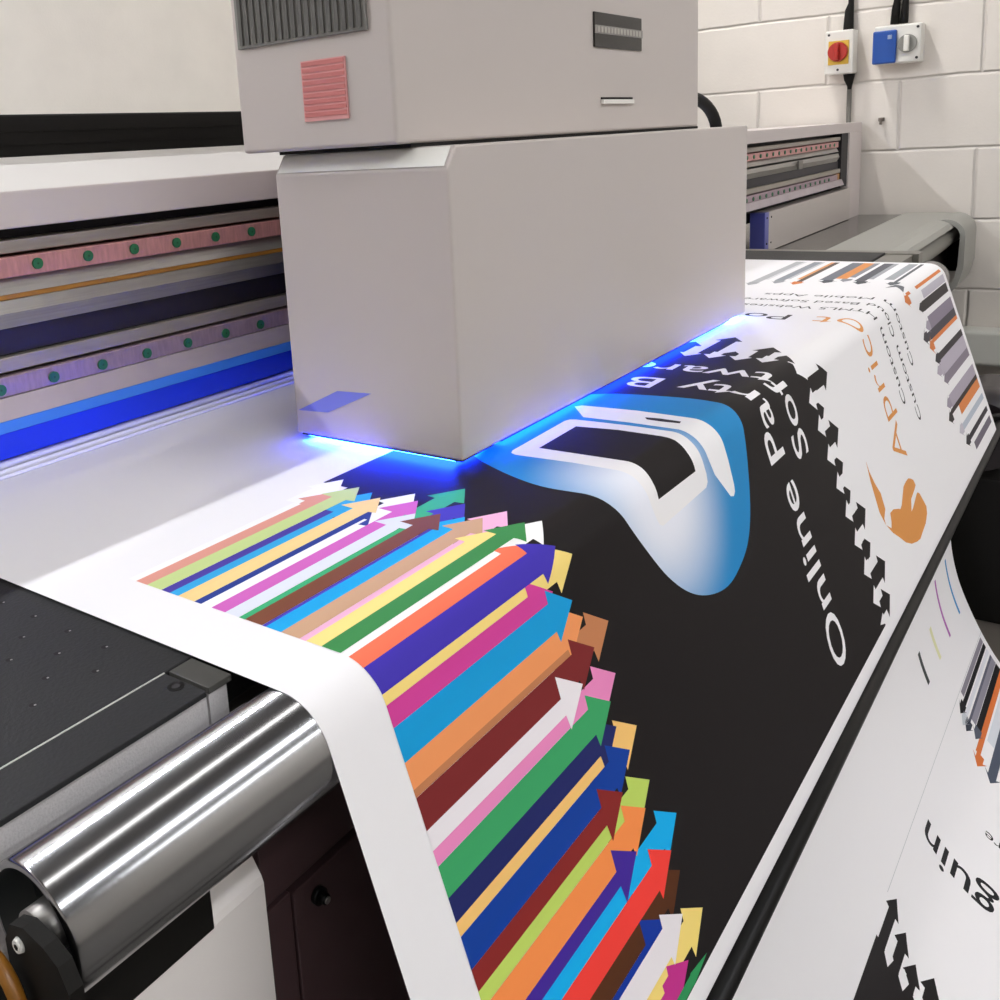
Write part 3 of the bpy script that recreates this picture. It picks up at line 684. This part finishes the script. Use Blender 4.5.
for y, z in [(3.29, .615), (3.41, 1.06)]:
    B('screw', sw, DARK, lambda bm: cyl(bm, (WX - .2635, y, z), (WX - .268, y, z), .016, n=12))
so = empty('wall_socket', 'white wall socket box with a blue hinged cover and grey dial', 'socket', W(WX, 2.64, .65))
wall_box(so, 'housing', 2.33, 2.87, .63, 1.10, .25, WHITEP, .02, x=.003)
wall_box(so, 'socket_cover', 2.60, 2.875, .635, 1.04, .05, mat('blue_cover_plastic', '#134a9e', rough=.35), .02, 'blue hinged cover', x=.254)
B('cover_catch', so, mat('pale_catch', '#8f9fc0', rough=.4), lambda bm: box(bm, WX - .312, WX - .305, 2.65, 2.70, .93, .98, .003))
B('dial', so, [mat('grey_dial_plastic', '#8d8d88', rough=.35), WHITEP], lambda bm: (cyl(bm, (WX - .2535, 2.48, .86), (WX - .285, 2.48, .86), .11, n=32), box(bm, WX - .35, WX - .2855, 2.45, 2.51, .765, .955, .012, 1)), 'grey rotary dial')
for y, z in [(2.37, 1.05), (2.37, .68)]:
    B('screw', so, DARK, lambda bm: cyl(bm, (WX - .2535, y, z), (WX - .262, y, z), .017, n=12))
cb = B('power_cable', None, BLACK, lambda bm: tube(bm, [(WX - .06, 3.20, 7.55), (WX - .06, 3.20, 2.0), (WX - .06, 3.20, 1.45), (WX - .07, 3.215, 1.36), (WX - .07, 3.22, 1.20), (WX - .07, 3.22, 1.113)], [.035, .035, .035, .055, .062, .066], n=12))
tag(cb, 'black cable coming down into the top of the red knob isolator', 'cable')
cb = B('power_cable', None, [BLACK, mat('grey_conduit', '#6d6a64', rough=.5)], lambda bm: (tube(bm, [(WX - .07, 3.19, .556), (WX - .07, 3.19, .48), (WX - .05, 3.185, .40), (WX - .05, 3.185, .36)], [.075, .06, .03, .028], n=12), tube(bm, [(WX - .05, 3.185, .36), (WX - .05, 3.18, -.4), (WX - .05, 3.18, -1.9)], .03, n=10, mi=1)))
tag(cb, 'thin grey cable dropping from the bottom of the red knob isolator', 'cable')
cb = B('power_cable', None, BLACK, lambda bm: (tube(bm, [(WX - .07, 2.64, 7.55), (WX - .07, 2.64, 1.5), (WX - .07, 2.665, 1.30), (WX - .07, 2.67, 1.123)], [.035, .035, .05, .055], n=12), tube(bm, [(WX - .07, 2.55, 7.55), (WX - .07, 2.55, 1.5), (WX - .07, 2.56, 1.3), (WX - .07, 2.565, 1.123)], [.03, .03, .045, .05], n=12)))
tag(cb, 'pair of black cables coming down into the blue covered socket', 'cable')
wh = B('wall_hook', None, mat('grey_brown_metal', '#6f655d', rough=.5), lambda bm: (box(bm, WX - .05, WX - .003, 2.75, 2.82, -.08, -.03, .008), box(bm, WX - .08, WX - .051, 2.77, 2.80, -.12, -.04, .005)))
tag(wh, 'tiny grey metal fixing in the blockwork below the blue socket', 'hook')
# low items by the right wall
tr = B('cable_trunking', None, mat('pale_trunking', '#dcdcd4', rough=.4), lambda bm: box(bm, WX - .35, WX - .004, -6, 1.75, -3.2, -2.74, .06, 0, 4))
tag(tr, 'pale rounded trunking low along the right block wall', 'trunking')

# ------------------------------------------------------------------ world and camera
wd = bpy.data.worlds.new('world'); sc.world = wd; wd.use_nodes = True
wd.node_tree.nodes['Background'].inputs[0].default_value = (.8, .85, 1, 1)
wd.node_tree.nodes['Background'].inputs[1].default_value = .3
CAMR = [[0.6035097100856199, -0.7949843618475074, -0.06144830551188779], [-0.2055970342135613, -0.0806921595470123, -0.975304380647512], [0.7703933341838821, 0.6012392533805081, -0.2121449288564081]]
xr, yd, zf = (Vector(r).normalized() for r in CAMR)
cam = bpy.data.cameras.new('camera'); co = bpy.data.objects.new('camera', cam); COL.objects.link(co)
co.matrix_world = Matrix(((xr.x, -yd.x, -zf.x, 0), (xr.y, -yd.y, -zf.y, 0), (xr.z, -yd.z, -zf.z, ZE), (0, 0, 0, 1)))
cam.sensor_width = 36; cam.sensor_fit = 'HORIZONTAL'; cam.lens = 36 * 959.5026 / 1000
cam.shift_x = (500 - 398.617) / 1000; cam.shift_y = -(500 - 354.28) / 1000
cam.clip_start = .01; cam.clip_end = 50
sc.camera = co
vs = sc.view_settings; vs.view_transform = 'Standard'; vs.look = 'None'; vs.exposure = -.28; vs.gamma = 1; vs.use_curve_mapping = False
